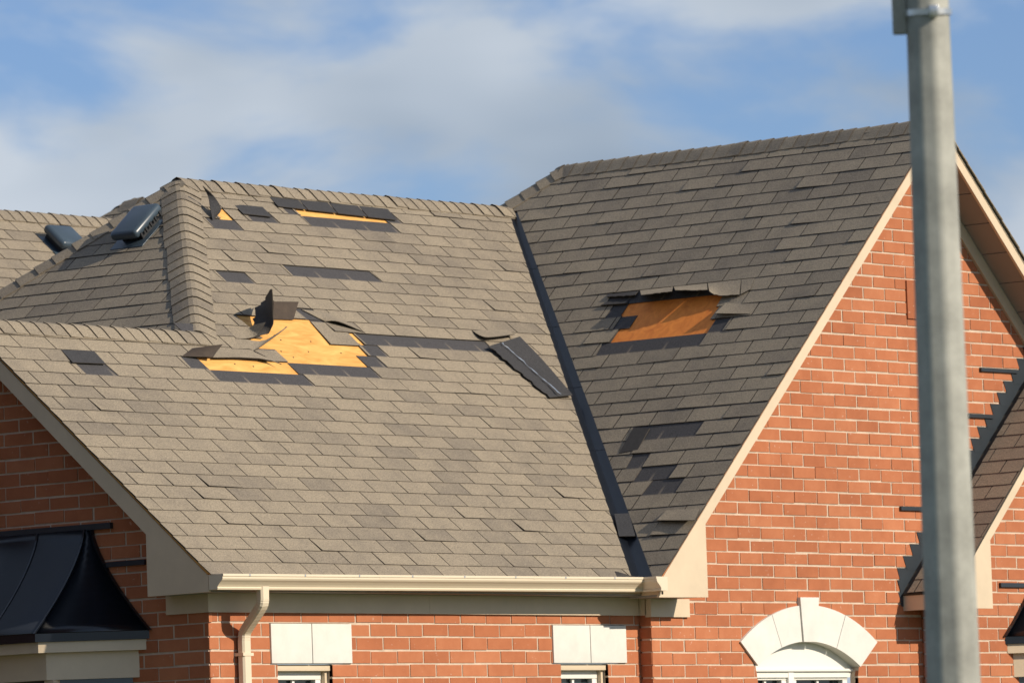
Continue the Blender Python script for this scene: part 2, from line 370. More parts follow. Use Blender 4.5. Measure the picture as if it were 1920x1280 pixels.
ZA = [
 ('P', z2(930, 310), z2(1600, 368)), ('D', z2(870, 320), z2(935, 326)), ('D', z2(1600, 372), z2(1700, 380)),
 ('D', z2(1020, 390), z2(1690, 445)),
 ('P', z1(1060, 660), z1(1270, 675)), ('D', z1(1000, 810), z1(1430, 830)),
 ('D', z2(600, 365), z2(790, 385)),
 ('D', z2(375, 800), z2(600, 820)), ('D', z2(880, 760), z2(1540, 815)),
 ('D', z(0, 640, 4)(590, 200), z(0, 640, 4)(825, 215)),
 # the big hole
 ('P', z3(600, 330), z3(1150, 355)), ('D', z3(1150, 352), z3(1240, 358)),
 ('P', z3(690, 400), z3(1190, 410)), ('D', z3(1030, 270), z3(1180, 285)),
 ('P', z3(770, 470), z3(1290, 480)), ('P', z3(1290, 470), z3(1500, 480)), ('D', z3(1500, 470), z3(1920, 490)),
 ('D', z4(0, 495), z4(640, 530)),
 ('P', z3(700, 545), z3(1530, 560)), ('D', z3(1530, 540), z3(1650, 548)),
 ('P', z3(900, 590), z3(1490, 610)), ('D', z3(1490, 612), z3(1640, 622)),
 ('P', z3(300, 632), z3(980, 670)), ('D', z3(180, 630), z3(300, 640)), ('D', z3(985, 672), z3(1590, 700)),
 ('D', z3(390, 720), z3(1090, 760)),
]
TA, HA = zones(A_, lineA, ZA)
# ---- front slope
front = slab('front_slope', A_, [(0, 0), (xv, 0), (xR2, LrA), (xr1, LrA), (xJ, vJ), (0, vJ)], house)
front['label'] = 'sunlit roof slope above the gutter, plywood bare where shingles tore off'
def hpsA(i, um=0):
    v = lineA(i); H = [(-1, 0, .012), (0, 1, LrA), hp((xv-.105, 0), (xR2-.05, LrA), (0, 0))]
    if um < xJ-.02: H.append((0, 1, vJ))
    elif v > vJ-.10: H.append(hp((xJ, vJ), (xr1, LrA), (xr1+2, vJ)))
    return H
lay(A_, front, lineA, 35, 0, xR2, .294, hpsA, TA, HA, 300, 5, lift=.7)
# ---- gable side slope
def cz(j, x): return zc(x, 285-.11*(x-380)+45+90*(j-1))
ZC = [
 ('D', cz(1, 410), cz(1, 1480)), ('P', cz(2, 530), cz(2, 1255)), ('D', cz(2, 420), cz(2, 530)),
 ('P', cz(3, 600), cz(3, 1222)), ('D', cz(3, 480), cz(3, 600)),
 ('P', cz(4, 462), cz(4, 1185)), ('D', cz(4, 1185), cz(4, 1310)), ('D', cz(5, 340), cz(5, 1130)),
 ('D', zd(600, 265), zd(1100, 230)), ('D', zd(590, 460), zd(720, 455)), ('D', zd(600, 650), zd(870, 630)), ('D', zd(680, 745), zd(925, 725)),
]
TCz, HCz = zones(C_, lineC, ZC)
uval = lambda v: -v*math.sin(aC)/tA
vvt = zr/math.sin(aC)
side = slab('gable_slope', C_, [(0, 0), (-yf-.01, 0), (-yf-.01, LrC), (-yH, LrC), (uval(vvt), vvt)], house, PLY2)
side['label'] = 'shaded roof slope beside the brick gable with a torn hole'
zHv = (zC-zr)/tBk
def hpsC(i, um=0):
    H = [(1, 0, -yf+.012), (0, 1, LrC)]
    if lineC(i) < vvt-.1: H.append(hp((uval(0)+.115, 0), (uval(vvt)+.055, vvt), (5, 0)))
    if lineC(i) > vvt-.15: H.append(hp((-yH, LrC), (-yH-zHv, vvt), (3, vvt)))
    return H
lay(C_, side, lineC, 34, -yH-1, .3, -.64, hpsC, TCz, HCz, 300, 8, lift=1.4, TH=.006)
# ---- hip end slope
lineB = knots((0, -4.0), (40, -4.0+40*.1412))
hipb = slab('hip_slope', B_, [(0, 0), (-2.7/tA, -2.7/math.sin(aB)), (2.7/tA-.0, -2.7/math.sin(aB))], house)
hipb['label'] = 'left hip end of the roof carrying a box vent'
def hpsB(i, um=0): return [hp((0, 0), (-2.7/tA, -2.7/math.sin(aB)), (0, -2)), hp((0, 0), (2.7/tA, -2.7/math.sin(aB)), (0, -2)), (0, 1, 0), (1, 0, yr-yJ-.02)]
lay(B_, hipb, lineB, 33, -3.8, 2.0, .1, hpsB, None, None, 300, 12, lift=1.2)
# ---- slopes turned away from the street
back = empty('rear_roof', (0, 0, 0), house)
def quad(name, pts, m=None):
    a = Acc(); n = (V(pts[1])-V(pts[0])).cross(V(pts[2])-V(pts[0])).normalized()
    if n.z < 0: n = -n; pts = pts[::-1]
    prism(a, [V(p) for p in pts], n, .02, mi=0, back=True); return a.obj(name, back, [m or SH])
quad('rear_slope', [(xR2, yr, zr), (xr1, yr, zr), (xr1-zr/tB, 2*yr, 0), (xR2+1, 2*yr, 0)])
quad('lower_gable_rear_slope', [(xJ+.8, yJ, zJ-.004), (0, yJ, zJ-.004), (0, yJ+1.1, zJ-.93), (xJ+.8, yJ+1.1, zJ-.93)])
quad('gable_far_slope', [(xC, yf, zC), (xC, yH, zC), (2*xC-xv, yH+1.5, 0), (2*xC-xv, yf, 0)])
quad('gable_rear_slope', [(xC, yH, zC), (xC-zC/tC, yH+zC/tBk, 0), (xC+zC/tC, yH+zC/tBk, 0)])
# butts of the far gable slope courses stick out past the rake
CR_ = Plane((2*xC-xv, 0, 0), (0, 1, 0), (-math.cos(aC), 0, math.sin(aC)))
a = Acc()
for i in range(34):
    v0, v1 = i*.1438, min((i+2)*.1438, LrC); x = -.018-random.random()*.006
    pts = [(yf+x, v0, .014), (yf+1.2, v0, .014), (yf+1.2, v1, .006), (yf+x, v1, .006)]
    prism(a, [CR_.at(*p) for p in pts], CR_.n, .006, tone=(random.random()*.4, random.random()))
o = a.obj('far_slope_shingles', back, [SH]); o['kind'] = 'stuff'
# ---- caps
dA = -A_.v; dBd = -B_.v; dCd = -C_.v
rear = V((0, math.cos(aA), -math.sin(aA)))
cp = empty('ridge_caps', (0, 0, 0), house)
hipdir = V((-1/tB, -1/tA, -1)).normalized()
def perp(d, ax): d = V(d)-ax*V(d).dot(ax); return d.normalized()
def side_dir(pl, ax, keep):
    d = pl.n.cross(ax); return d if d.dot(V(keep)) > 0 else -d
J3 = V((xJ, yJ, zJ)); RB_ = Plane(R1, (-1, 0, 0), (0, -math.cos(aA), math.sin(aA))); RC_ = Plane((0, yH, zC), (-1, 0, 0), (0, -1, tBk))
caps(cp, J3+hipdir*-.02, R1-hipdir*.02, side_dir(A_, hipdir, (1, 0, 0)), side_dir(B_, hipdir, (-1, 1, 0)), seed=4, over=-.005)
caps(cp, R1+V((-.03, 0, 0)), V((xR2+.02, yr, zr)), dA, rear, .128, seed=5)
caps(cp, V((-.015, yJ, zJ)), V((xJ+.12, yJ, zJ)), dA, V((0, math.cos(aA), -math.sin(aA))), .128, seed=6)
bh = V((-1/tB, 1/tA, -1)).normalized()
caps(cp, R1+bh*6.0, R1-bh*.02, side_dir(B_, bh, (-1, -1, 0)), side_dir(RB_, bh, (0, 1, 0)), .16, seed=7, over=-.005)
caps(cp, V((xC, yf-.012, zC)), V((xC, yH+.03, zC)), -C_.v, -CR_.v, .128, seed=8)
ch = V((-1/tC, 1/tBk, -1)).normalized(); Hc = V((xC, yH, zC))
caps(cp, Hc+ch*((zC-zr)/abs(ch.z)+.03), Hc, side_dir(C_, ch, (-1, -1, 0)), side_dir(RC_, ch, (0, 1, 0)), .135, seed=9)
# ---- open metal valley
vd0 = V((xv, 0, 0)); vd1 = V((xR2, yr, zr)); vl = (vd1-vd0)
a = Acc(); nseg = 6
for k in range(nseg):
    t0 = k/nseg-.012; t1 = (k+1)/nseg+.006; h0, h1 = .007, .004
    for pl, sgn in ((A_, 0), (C_, 1)):
        pts = []
        for t, hh, wid in ((t0, h0, .135-.07*t0), (t1, h1, .135-.07*t1)):
            c = vd0+vl*t+V((0, 0, hh)); e = (V((-1, 0, 0)) if not sgn else V((0, -1, 0)))*wid
            pts.append((c, c+e+pl.n*.002))
        q = [pts[0][0], pts[1][0], pts[1][1], pts[0][1]] if not sgn else [pts[0][1], pts[1][1], pts[1][0], pts[0][0]]
        prism(a, q[::-1] if (q[1]-q[0]).cross(q[2]-q[0]).dot(pl.n) < 0 else q, pl.n, .002)
a.obj('valley_flashing', house, [METAL])

# ------------------------------------------------------------------ curled and lifted shingles
def flap(name, pl, cols, parent, top=SH, under=SH_BACK, nu=10, nv=8, th=.005, jag=0., seed=0, label=None, flip=False):
    """cols: list of (upper, lower) control points (px, py, height over the roof plane)"""
    rnd = random.Random(seed)
    U = [pl.hit(c[0][0], c[0][1], c[0][2]) for c in cols]; Lw = [pl.hit(c[1][0], c[1][1], c[1][2]) for c in cols]
    def sm(P, t):
        k = len(P)-1; x = t*k; i = min(int(x), k-1); f = x-i
        p0, p1, p2, p3 = P[max(i-1, 0)], P[i], P[i+1], P[min(i+2, k)]
        if k == 1: return p1.lerp(p2, f)
        return .5*((2*p1)+(p2-p0)*f+(2*p0-5*p1+4*p2-p3)*f*f+(3*p1-p0-3*p2+p3)*f**3)
    G = [[None]*(nv+1) for _ in range(nu+1)]
    for i in range(nu+1):
        p, q = sm(U, i/nu), sm(Lw, i/nu); r = rnd.uniform(-jag, jag)
        for j in range(nv+1):
            f = j/nv; G[i][j] = p.lerp(q, f)+(q-p)*(r*f*f if j > nv-3 else 0)
    a = Acc(); tn = (rnd.uniform(.05, .3), rnd.random())
    def nrm(i, j):
        du = G[min(i+1, nu)][j]-G[max(i-1, 0)][j]; dv = G[i][min(j+1, nv)]-G[i][max(j-1, 0)]
        n = du.cross(dv); n = n.normalized() if n.length > 1e-9 else pl.n.copy()
        return n
    sg = 1 if nrm(0, 0).dot(pl.n) > 0 else -1
    if flip: sg = -sg
    Lo = [[G[i][j]-nrm(i, j)*sg*th for j in range(nv+1)] for i in range(nu+1)]
    for i in range(nu):
        for j in range(nv):
            q = [(i, j), (i, j+1), (i+1, j+1), (i+1, j)]
            uvq = [(.333*x/nu, EXPO*.98*(1-y/nv)) for x, y in q]
            A4 = [G[x][y] for x, y in q]; B4 = [Lo[x][y] for x, y in q]
            if sg > 0: A4 = A4[::-1]; uvq = uvq[::-1]
            else: B4 = B4[::-1]
            if (A4[1]-A4[0]).cross(A4[2]-A4[1]).dot(nrm(i, j)*sg) < 0: A4, uvq = A4[::-1], uvq[::-1]
            if (B4[1]-B4[0]).cross(B4[2]-B4[1]).dot(-nrm(i, j)*sg) < 0: B4 = B4[::-1]
            a.face(A4, uvq, tn, 0); a.face(B4, None, tn, 1)
    rim = [(i, 0) for i in range(nu)]+[(nu, j) for j in range(nv)]+[(i, nv) for i in range(nu, 0, -1)]+[(0, j) for j in range(nv, 0, -1)]
    for k in range(len(rim)):
        (i, j), (x, y) = rim[k], rim[(k+1) % len(rim)]
        a.face([G[i][j], Lo[i][j], Lo[x][y], G[x][y]], None, tn, 2)
    o = a.obj(name, parent, [top, under, EDGE]); 
    if label: o['label'] = label
    return o
def zz(f, *pts): return [tuple((*f(x, y), h) for (x, y, h) in c) for c in pts]
K = 'curled_shingle'
flap(K, A_, zz(z1, ((1032, 745, .01), (1085, 690, .01)), ((1003, 610, .05), (1158, 580, .07)), ((965, 400, .10), (1062, 400, .12)), ((878, 232, .15), (890, 245, .155))), front, SH_DARK, SH_DARK, label='upright curled shingle tab near the ridge')
flap(K, A_, zz(z3, ((812, 418, .05), (690, 455, .015)), ((850, 350, .13), (705, 340, .03)), ((850, 270, .19), (728, 235, .06)), ((848, 180, .26), (790, 170, .12)), ((843, 90, .335), (832, 86, .32))), front, SH_BACK, SH_BACK, nu=20, jag=.16, label='torn black shingle standing upright in the hole')
flap(K, A_, zz(z3, ((852, 180, .09), (850, 312, .012)), ((1040, 182, .08), (1002, 316, .012))), front, SH_BROWN, SH_BROWN, label='brown shingle underside folded back above the hole')
flap(K, A_, zz(z6, ((985, 428, .010), (1145, 592, .014)), ((1200, 436, .012), (1310, 590, .02)), ((1330, 440, .03), (1450, 545, .05)), ((1400, 390, .07), (1580, 350, .15))), front, SH, SH_BACK)
flap(K, A_, zz(z6, ((925, 600, .010), (1092, 746, .014)), ((1250, 604, .012), (1340, 748, .018)), ((1560, 625, .03), (1450, 750, .025)), ((1895, 422, .10), (1920, 415, .10))), front, SH, SH_BROWN, jag=.02)
flap(K, A_, zz(z6, ((490, 738, .02), (330, 858, .012)), ((700, 712, .07), (560, 866, .03)), ((940, 680, .12), (790, 872, .05))), front, SH_BROWN, SH, label='brown tab edge turned up left of the hole')
flap(K, A_, zz(z6, ((880, 752, .012), (800, 872, .03)), ((1330, 758, .014), (1500, 893, .035)), ((1420, 800, .02), (1810, 970, .045))), front, SH, SH_BACK, jag=.05)
flap('shingle', A_, zz(z3, ((1130, 330, .008), (1282, 498, .014)), ((1340, 345, .008), (1504, 510, .014))), front, SH, SH_BACK)
flap(K, A_, zz(z3, ((1060, 238, .013), (1240, 330, .016)), ((1200, 256, .013), (1340, 330, .05)), ((1300, 272, .013), (1530, 408, .018))), front, SH, SH_BACK)
flap(K, A_, zz(z4, ((500, 396, .013), (530, 418, .03)), ((640, 392, .013), (615, 447, .055)), ((760, 392, .013), (820, 424, .05))), front, SH, SH_BACK)
# dark slipped tabs along the ridge strip, the small patch and the left patch
def dark_tab(pl, f, q, part, h=.012):
    flap('slipped_shingle', pl, [((*f(*q[0]), h), (*f(*q[1]), h+.012)), ((*f(*q[3]), h), (*f(*q[2]), h+.012))], part, SH_DARK, SH_BACK, 4, 3)
for k in range(4):
    x0 = 735+k*225; y0 = 190+k*24.5; dark_tab(A_, z2, [(x0, y0), (x0+72, y0+76+k*2), (x0+288, y0+100+k*2), (x0+218, y0+24)], front)
dark_tab(A_, z2, [(470, 250), (545, 322), (762, 345), (690, 272)], front)
dark_tab(A_, z(0, 640, 4), [(460, 62), (545, 155), (792, 165), (705, 70)], front)
# gable slope
zz_c = lambda *p: zz(zc, *p)
flap(K, C_, zz_c(((640, 256, .013), (648, 292, .115)), ((888, 230, .013), (878, 263, .125))), side, SH, SH_BACK, jag=.05, nu=12, seed=3)
flap(K, C_, zz_c(((893, 229, .013), (905, 256, .125)), ((1142, 203, .013), (1146, 254, .10))), side, SH, SH_BACK, jag=.05, nu=12, seed=4)
flap(K, C_, zz_c(((1148, 202, .013), (1160, 262, .09)), ((1270, 189, .013), (1225, 292, .06)), ((1398, 175, .013), (1385, 289, .035))), side, SH, SH_BACK, jag=.03, nu=14, seed=5)
flap(K, C_, zz_c(((1402, 175, .013), (1395, 284, .03)), ((1500, 164, .013), (1470, 246, .022))), side, SH, SH_BACK, nu=6, seed=6)
flap(K, C_, zz_c(((395, 287, .012), (392, 305, .03)), ((630, 260, .012), (600, 292, .045))), side, SH_BACK, SH_BACK, jag=.1, seed=9)
flap(K, C_, zz_c(((1285, 350, .013), (1202, 428, .06)), ((1530, 350, .013), (1478, 432, .016))), side, SH, SH_BACK)
flap(K, C_, zz_c(((420, 330, .012), (345, 366, .03)), ((560, 320, .012), (540, 352, .03))), side, SH_BACK, SH_BACK)
flap(K, C_, zz(zd, ((840, 862, .013), (765, 938, .05)), ((1090, 850, .013), (1050, 938, .06))), side, SH, SH_BACK)
a0 = z(1160, 1000, 8)
flap(K, A_, zz(a0, ((-60, 560, .012), (-20, 655, .012)), ((60, 590, .03), (60, 660, .012)), ((250, 655, .02), (262, 668, .012))), front, SH_BACK, SH_BACK)

for x, y in ((905, 470), (1130, 482), (870, 553), (908, 555), (1113, 558), (1357, 568), (1000, 640-40), (560, 650), (700, 668)):
    c = A_.uv(*z3(x, y)); plate('nail', A_, [(c[0]+.006*math.cos(k), c[1]+.006*math.sin(k)) for k in (0, 1.05, 2.1, 3.14, 4.19, 5.24)], .003, front, EDGE, .003)
# loose pieces that slid down and lie on the roof
o = flap('loose_shingle_strip', A_, zz(z4, ((860, 442, .05), (628, 514, .045)), ((1050, 640, .03), (850, 700, .03)), ((1255, 880, .045), (1090, 898, .03))), None, SH_DARK, SH_BACK, 22, 8, jag=.05)
o['label'] = 'long dark shingle strip lying face down beside the valley'; o['category'] = 'shingle strip'
a = Acc(); rnd = random.Random(2); pr = None
for k in range(23):
    t = k/22; x, y = z4(725+440*t+rnd.uniform(-6, 6), 490+385*t); hh = .062-.02*math.sin(t*3.1); wd = rnd.uniform(.001, .008)
    c = A_.hit(x, y, hh); cur = [c-A_.u*wd, c+A_.n*wd*.6, c+A_.u*wd]
    if pr:
        a.face([pr[0], cur[0], cur[1], pr[1]]); a.face([pr[1], cur[1], cur[2], pr[2]])
    pr = cur
b = a.obj('sealant_bead', o, [TAR])
o = flap('loose_shingle_piece', C_, zz(zd, ((592, 242, .02), (482, 436, .02)), ((712, 250, .02), (622, 410, .02))), None, SH_BACK, SH_BACK, 4, 4)
o['label'] = 'small black shingle scrap lying slanted on the shaded slope'; o['category'] = 'shingle scrap'
VP = Plane(vd0, (CR-vl.normalized()*CR.dot(vl.normalized())), vl)
o = flap('loose_shingle_piece', VP, zz(zd, ((447, 890, .05), (482, 1058, .05)), ((560, 886, .05), (605, 1056, .05))), None, SH_DARK, SH_BACK, 4, 4)
o['label'] = 'square grey shingle scrap caught in the metal valley'; o['category'] = 'shingle scrap'

# ------------------------------------------------------------------ walls of brick
BL, BH, MJ = .267, .089, .0125
def brick_wall(name, pl, u0, u1, ztop, zbot, zref, uref, hps, holes, limit, seed, label=None):
    rnd = random.Random(seed); ind = []; mort = Acc()
    k0 = math.floor((zbot-zref)/BH); k1 = math.ceil((ztop-zref)/BH)
    for k in range(k0, k1):
        za, zb = zref+k*BH, zref+(k+1)*BH; zm = (za+zb)/2
        cuts = []
        for hf in holes:
            r0, r1, rm = hf(za+.006), hf(zb-.006), hf(zm)
            if r0 or r1: cuts.append((r0 or r1, r1 or ((r0[0]+r0[1])/2-.001, (r0[0]+r0[1])/2+.001)))
        def pieces(x, y, lo, hi):
            segs = [([(x, lo), (y, lo), (y, hi), (x, hi)])]
            for c0, c1 in cuts:
                nx = []
                for s in segs:
                    l_ = clip(s, [hp((c0[0], lo), (c1[0], hi), (c0[0]-9, lo))]); r_ = clip(s, [hp((c0[1], lo), (c1[1], hi), (c0[1]+9, lo))])
                    nx += [q for q in (l_, r_) if q]
                segs = nx
            return [q for q in (clip(s, hps) for s in segs) if q]
        for q in pieces(u0+.012, u1-.012, za, zb): prism(mort, [pl.at(u, v, -.0045) for u, v in q], pl.n, .07)
        ph = uref+(BL/2 if k % 2 else 0)+rnd.gauss(0, .004)
        j0 = int(math.floor((u0-ph)/BL))-1; j1 = int(math.ceil((u1-ph)/BL))+1
        for j in range(j0, j1):
            x, y = max(ph+j*BL+MJ/2, u0), min(ph+(j+1)*BL-MJ/2, u1)
            if y-x < .015: continue
            e = [rnd.gauss(0, .0019) for _ in range(4)]
            for q in pieces(x+e[0], y+e[1], za+MJ/2+e[2], zb-MJ/2+e[3]):
                a = Acc(); h = rnd.gauss(0, .0012); tn = (min(.8, max(0, rnd.gauss(.28, .095))), rnd.random())
                prism(a, [pl.at(u, v, h) for u, v in q], pl.n, .03, None, tn)
                c = sum(a.v, V((0, 0, 0)))/len(a.v); d = c-CAM; dep = d.dot(FW); px, py = 960+FPX*d.dot(CR)/dep, 640-FPX*d.dot(CU)/dep
                seen = -20 < px < 1940 and -20 < py < 1300
                ind.append(((1 if seen else 0, (y-x)), a))
    w_ = mort.obj(name, house, [MORTAR])
    if label: w_['label'] = label
    ind.sort(key=lambda t: t[0], reverse=True)
    n_seen = sum(1 for t in ind if t[0][0]); lim = min(limit, n_seen)
    for _, a in ind[:lim]: a.obj('brick', w_, [BRICK])
    if len(ind) > lim:
        m = Acc()
        for _, a in ind[lim:]:
            b = len(m.v); m.v += a.v; m.f += [[x+b for x in f] for f in a.f]; m.uv += a.uv; m.tn += a.tn; m.mi += a.mi
        o = m.obj('brickwork', w_, [BRICK]); o['kind'] = 'stuff'
    return w_
def rect(u0, u1, z0, z1): return lambda zq: (u0, u1) if z0 <= zq <= z1 else None
# front wall
zl = WA.uv(680, 1168)[1]                                  # mortar joint at lintel-top level
def lintel_rect(x0, x1, y0, y1):
    u0, v1 = WA.uv(x0, y0); u1, v0 = WA.uv(x1, y1); return u0, u1, v0, v1
L1 = lintel_rect(505, 659, 1170, 1245); L2 = lintel_rect(1034, 1174, 1174, 1245)
zt1, zb1 = zl, zl-3*BH
win = []
for (u0, u1, v0, v1), (wx0, wx1) in ((L1, (521, 624)), (L2, (1052, 1141))):
    win.append((WA.uv(wx0, 1262)[0], WA.uv(wx1, 1262)[0]))
fw_holes = [rect(L1[0], L1[1], zb1, zt1), rect(L2[0], L2[1], zb1, zt1)]+[rect(a_, b_, zb1-1.35, zb1) for a_, b_ in win]
zfr = WA.uv(800, 1150.5)[1]
uA_ref = WA.uv(380+743/4, 960+800/4)[0]
fwall = brick_wall('front_wall', WA, XW+.003, XG+.06, -.13, GZ, zl, uA_ref, [(0, 1, -.13)], fw_holes, 110, 21, 'sunlit brick wall under the gutter')
for (u0, u1, v0, v1) in (L1, L2):
    um = (u0+u1)/2+.003
    for a_, b_ in ((u0, um-.002), (um+.002, u1)): box('lintel_stone', WA, a_+.002, b_-.001, zb1+.004, zt1-.004, -.06, .012, fwall, STONE, .003)
def window(pl, u0, u1, z1, z0, dep, sash=1):
    wn = empty('window', pl.at((u0+u1)/2, z0, -dep), house)
    bx = lambda n, *a: box(n, pl, *a, wn, WHITE, .004)
    fr = .055; h0, h1 = -dep-.05, -dep
    bx('frame', u0, u1, z1-fr, z1, h0, h1); bx('frame', u0, u1, z0, z0+fr, h0, h1)
    bx('frame', u0, u0+fr, z0+fr, z1-fr, h0, h1-.003); bx('frame', u1-fr, u1, z0+fr, z1-fr, h0, h1-.003)
    um = (u0+u1)/2; bx('mullion', um-.012, um+.012, z0+fr, z1-fr, h0+.008, h1-.02)
    for k in range(1, 4):
        zz_ = z1-fr-(z1-z0-2*fr)*k/4; bx('mullion', u0+fr, u1-fr, zz_-.011, zz_+.011, h0+.009, h1-.024)
    box('pane', pl, u0+fr-.005, u1-fr+.005, z0+fr-.005, z1-fr+.005, h0-.01, h0+.002, wn, GLASS)
    return wn
for a_, b_ in win:
    # reveal lining and window set back
    box('window_head', WA, a_, b_, zb1-.045, zb1-.002, -.10, -.02, house, BEIGE, .004)
    window(WA, a_+.002, b_-.03, zb1-.045, zb1-1.33, .075)
    box('window_jamb', WA, b_-.03, b_-.002, zb1-1.33, zb1-.045, -.10, -.045, house, BEIGE)
# gable wall
gl = WG.uv(1500, 1041)[1]
tmp = [WG.uv(1340+x/3.31, 960+y/3.31)[1] for x, y in ((700, 95), (700, 178), (700, 255), (700, 335), (700, 412), (700, 490))]
zrG = sum(t-round((t-tmp[0])/BH)*BH for t in tmp)/len(tmp)
uG_ref = WG.uv(1340+300/3.31, 960+430/3.31)[0]; kG = round((WG.uv(1340+300/3.31, 960+430/3.31)[1]-zrG)/BH-.5)
if kG % 2: uG_ref -= BL/2
za = lambda x, y: WG.uv(1340+x/3.31, 960+y/3.31)
# arch geometry from the photograph
kL, kT, kR = za(148, 803), za(565, 528), za(1000, 805)
inL, inT, inR = za(258, 952), za(578, 801), za(895, 958)
def circ(p, q, r):
    (ax, ay), (bx, by), (cx, cy) = p, q, r; d = 2*(ax*(by-cy)+bx*(cy-ay)+cx*(ay-by))
    ux = ((ax*ax+ay*ay)*(by-cy)+(bx*bx+by*by)*(cy-ay)+(cx*cx+cy*cy)*(ay-by))/d; uy = ((ax*ax+ay*ay)*(cx-bx)+(bx*bx+by*by)*(ax-cx)+(cx*cx+cy*cy)*(bx-ax))/d
    return (ux, uy), math.hypot(ax-ux, ay-uy)
topArc = za(577, 575); topArc = (((kL[0]+kR[0])/2), topArc[1])
(oc, orad) = circ(kL, topArc, kR); inTop = ((inL[0]+inR[0])/2, inT[1]); (ic, irad) = circ(inL, inTop, inR)
ucx = (kL[0]+kR[0])/2
def arch_hole(zq):
    base = (kL[1]+kR[1])/2; bot = (inL[1]+inR[1])/2
    if zq > oc[1]+orad or zq < bot-1.2: return None
    if zq >= base:
        dx = math.sqrt(max(0, orad**2-(zq-oc[1])**2)); return (oc[0]-dx+.004, oc[0]+dx-.004)
    if zq >= bot:
        t = (base-zq)/(base-bot); return (kL[0]+(inL[0]-kL[0])*t, kR[0]+(inR[0]-kR[0])*t)
    return (inL[0]+.01, inR[0]-.01)
rk = .10/math.cos(aC)
hpG = [hp((xv, -.05), (xC, zC-.05), (xC, 0)), hp((2*xC-xv, -.05), (xC, zC-.05), (xC, 0))]
xGR = 2*xC-XG
gwall = brick_wall('gable_wall', WG, XG+.003, xGR, zC-.1, GZ, zrG, uG_ref, hpG, [arch_hole], 300, 22, 'tall sunlit brick gable beside the pole')
# return face of the gable wall towards the gutter side
WR = Plane((XG, 0, 0), (0, -1, 0), (0, 0, 1))
brick_wall('wall_return', WR, -YW+.002, -YG-.001, -.12, GZ, zrG, -YW-.02, [], [], 40, 23)
# arch stones
arch = empty('arch_surround', WG.at(ucx, inTop[1], 0), house); arch['label'] = 'pale stone arch with keystone over the window'
def ang(c, p): return math.atan2(p[1]-c[1], p[0]-c[0])
def ring_pt(t, outer):           # t 0..1 from left springing to right
    if outer: a0_, a1_ = ang(oc, kL), ang(oc, kR); q = a0_+(a1_-a0_)*t; return (oc[0]+orad*math.cos(q), oc[1]+orad*math.sin(q))
    a0_, a1_ = ang(ic, inL), ang(ic, inR); q = a0_+(a1_-a0_)*t; return (ic[0]+irad*math.cos(q), ic[1]+irad*math.sin(q))
ts = [0, .245, .437, .563, .755, 1]
for k in range(5):
    if k == 2: 
        o0, o1, i0, i1 = ring_pt(ts[2], True), ring_pt(ts[3], True), ring_pt(ts[2]+.004, False), ring_pt(ts[3]-.004, False)
        up_ = kT[1]-o0[1]
        poly = [i0, i1, (o1[0]+.002, o0[1]+up_), (o0[0]-.002, o0[1]+up_)]; hh = .030
    else:
        n_ = 7; g_ = .0025
        poly = [ring_pt(ts[k]+(ts[k+1]-ts[k])*q/n_, False) for q in range(n_+1)]+[ring_pt(ts[k+1]-(ts[k+1]-ts[k])*q/n_, True) for q in range(n_+1)]
        cx_ = sum(p[0] for p in poly)/len(poly); cy_ = sum(p[1] for p in poly)/len(poly)
        poly = [(p[0]+(cx_-p[0])*.016, p[1]+(cy_-p[1])*.008) for p in poly]; hh = .018
    plate('voussoir', WG, poly, .12, arch, STONE, hh)
# arched panel and twin window below
zs = inL[1]-.02
poly = [(inL[0]+.02, zs-.06)]+[(inR[0]-.02, zs-.06)]+[(ic[0]+(irad+.01)*math.cos(q), ic[1]+(irad+.01)*math.sin(q)) for q in [ang(ic, inR)+(ang(ic, inL)-ang(ic, inR))*k/14 for k in range(15)]]
plate('arched_panel', WG, poly, .03, arch, WHITE, -.07)
zw1 = za(400, 985)[1]; um = za(520, 1020)[0]
box('window_head', WG, inL[0], inR[0], zw1, zw1+.02, -.08, -.05, house, WHITE, .003)
window(WG, inL[0]+.01, um-.03, zw1-.005, zw1-1.2, .085); window(WG, um+.035, inR[0]-.03, zw1-.005, zw1-1.2, .085)
box('mullion_post', WG, um-.03, um+.035, zw1-1.2, zw1, -.12, -.065, house, WHITE, .004)
# small recessed brick panel half hidden by the pole
nu0, nv0 = WG.uv(1700, 597); nu1, nv1 = WG.uv(1760, 531)
box('brick_panel', WG, nu0, nu1, nv0, nv1, -.02, .014, gwall, BRICK)
# left gable wall (in its own shade)
zrL = WL.uv(86, 907)[1]
uL_ref = WL.uv(143/4, 640+850/4)[0]; 
HLp = [hp((0, -.06), (-yJ, zJ-.06), (-yJ, 0)), hp((-2*yJ, -.06), (-yJ, zJ-.06), (-yJ, 0))]
lwall = brick_wall('left_gable_wall', WL, -2*yJ+YW, -YW, zJ, GZ, zrL, uL_ref, HLp, [], 200, 24, 'shaded brick gable wall at the left end')

# ------------------------------------------------------------------ trim
def rake(pl, name, pts, th=.022, m=None, h=0): return plate(name, pl, pts, th, house, m or BEIGE, h)
dz = .014
# gable rake fascia: left and mirrored right
inn0 = FG.uv(1327, 982); inn1 = FG.uv(1704, 352)
sl_ = (inn1[1]-inn0[1])/(inn1[0]-inn0[0]); zin = inn0[1]+sl_*(xC-inn0[0])
pcR = FG.uv(1328, 1119); pcL = FG.uv(1236, 1119)
left = [(xv+.005, -dz), (pcL[0], pcL[1]), (pcR[0], pcR[1]), (pcR[0], inn0[1]), (xC, zin), (xC, zC-dz*1.4)]
rake(FG, 'gable_fascia', left); rake(FG, 'gable_fascia', [(2*xC-u, v) for u, v in left])
